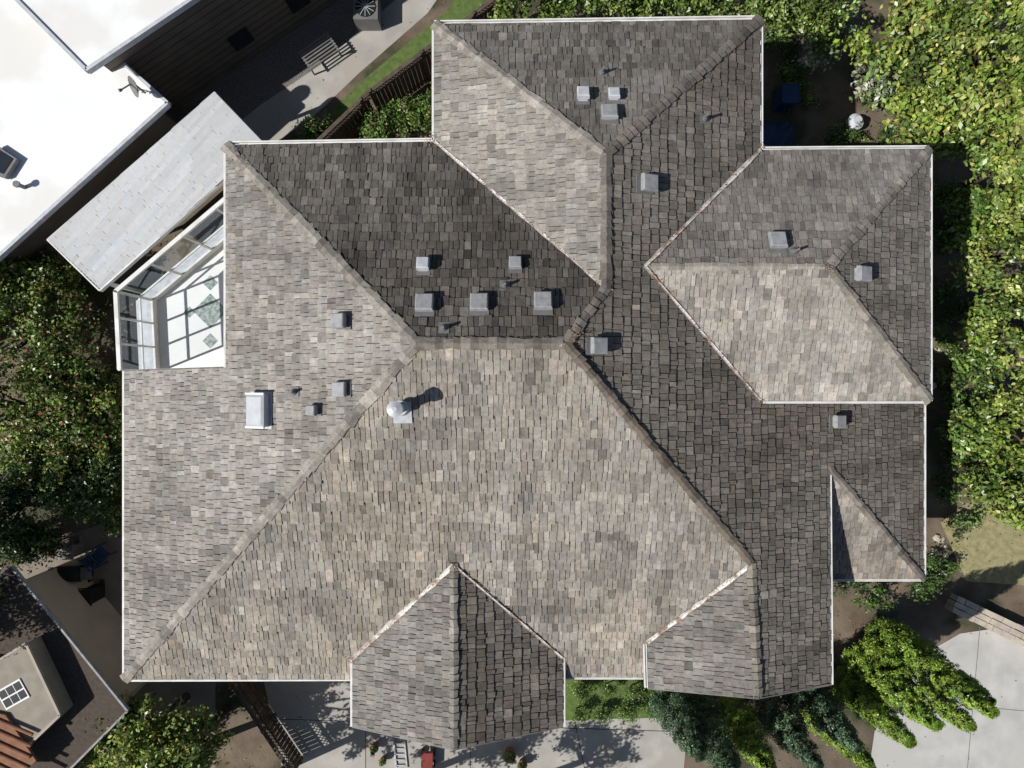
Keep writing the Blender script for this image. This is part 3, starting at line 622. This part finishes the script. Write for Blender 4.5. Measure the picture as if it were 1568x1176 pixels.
for a in (-.55,.55):
    mb.beam(c+t*a-s2*.38-Vector((0,0,.03)),c+t*a+s2*.38-Vector((0,0,.03)),.05,.05)
    for b_ in (-.3,.3): p=c+t*a+s2*b_; mb.beam((p.x,p.y,.01),(p.x,p.y,p.z-.05),.05,.05,up=t)
mb.make('slatted_bench',M['grey'])
c=sv(1195,215,G+.3); vs=[];k=8
for j in range(k):
    for i in range(k): vs.append((c.x+(i/(k-1)-.5)*1.1,c.y+(j/(k-1)-.5)*1.4,.05+.35*math.sin(i/(k-1)*3.14)*math.sin(j/(k-1)*3.14)+random.uniform(-.03,.03)))
mk('blue_tarp',vs,[(j*k+i,j*k+i+1,(j+1)*k+i+1,(j+1)*k+i) for j in range(k-1) for i in range(k-1)],M['blue'])
c=sv(1308,188,G+.4); mb=MB(); mb.tube((c.x,c.y,.02),(c.x,c.y,.5),.2,.27,16); mb.tube((c.x,c.y,.5),(c.x,c.y,.6),.27,.1,16); mb.tube((c.x,c.y,.6),(c.x,c.y,.7),.12,.12,16); mb.make('garden_urn',M['trim'])
mb=MB(); a=sv(610,1125,G+.05); b=sv(615,1176,G+.05)
for s in (-.18,.18): mb.beam(a+Vector((s,0,0)),b+Vector((s,0,0)),.05,.04)
for i in range(6): p=a.lerp(b,(i+.5)/6); mb.beam(p+Vector((-.18,0,0)),p+Vector((.18,0,0)),.03,.04)
mb.make('ladder',M['trim'])
c=sv(655,1165,G+.3); e=empty('garden_cart'); mb=MB(); mb.prism([(c.x-.16,c.y-.3),(c.x+.16,c.y-.3),(c.x+.18,c.y+.3),(c.x-.18,c.y+.3)],.25,.4); mb.make('tray',M['red'],e)
mb=MB(); 
for sx in (-1,1):
    for sy in (-.2,.2): mb.tube((c.x+sx*.18,c.y+sy,.12),(c.x+sx*.23,c.y+sy,.12),.12,.12)
mb.beam((c.x,c.y+.3,.3),(c.x,c.y+.7,.6),.03,.03); mb.make('wheels_and_handle',M['dark'],e)
for x,y,r in [(575,1140,.14),(588,1160,.11),(780,1150,.2),(800,1165,.15)]:
    c=sv(x,y,G); mb=MB(); mb.tube((c.x,c.y,.015),(c.x,c.y,r*1.6),r*.7,r,14); mb.tube((c.x,c.y,r*1.6),(c.x,c.y,r*1.8),r*1.1,r*1.1,14); e=empty('potted_plant'); mb.make('pot',M['terr'],e)
    P_,N_,C_,cl=crown((c.x,c.y,r*2.4),(r*.8,r*.8,r*.6),8,50,r*.6,GR,.06); leafquads(P_,N_,.07,C_,parent=e)
# ================================================================ LIGHT / CAMERA
az=math.radians(22); el=math.radians(45)
ld=Vector((math.cos(az)*math.cos(el),math.sin(az)*math.cos(el),-math.sin(el)))
sl=bpy.data.lights.new('sun','SUN'); sl.energy=5.0; sl.angle=math.radians(.5); sl.color=(1,.97,.925)
so=bpy.data.objects.new('sun',sl); sc.collection.objects.link(so); so.rotation_euler=ld.to_track_quat('-Z','Y').to_euler(); so.location=(-20,-10,40)
wd=bpy.data.worlds.new('World'); sc.world=wd; wd.use_nodes=True; nt=wd.node_tree
sk=nt.nodes.new('ShaderNodeTexSky'); sk.sky_type='NISHITA'; sk.sun_disc=False; sk.sun_elevation=el; sk.sun_rotation=math.atan2(-ld.x,-ld.y)
nt.links.new(sk.outputs[0],nt.nodes['Background'].inputs[0]); nt.nodes['Background'].inputs[1].default_value=.065
cam=bpy.data.cameras.new('camera'); co=bpy.data.objects.new('camera',cam); sc.collection.objects.link(co)
co.location=(0,0,EZ+D); cam.sensor_width=36; cam.lens=18/(784*S/D); cam.clip_end=2000; sc.camera=co
sc.view_settings.view_transform='Standard'; sc.view_settings.look='None'; sc.view_settings.exposure=0
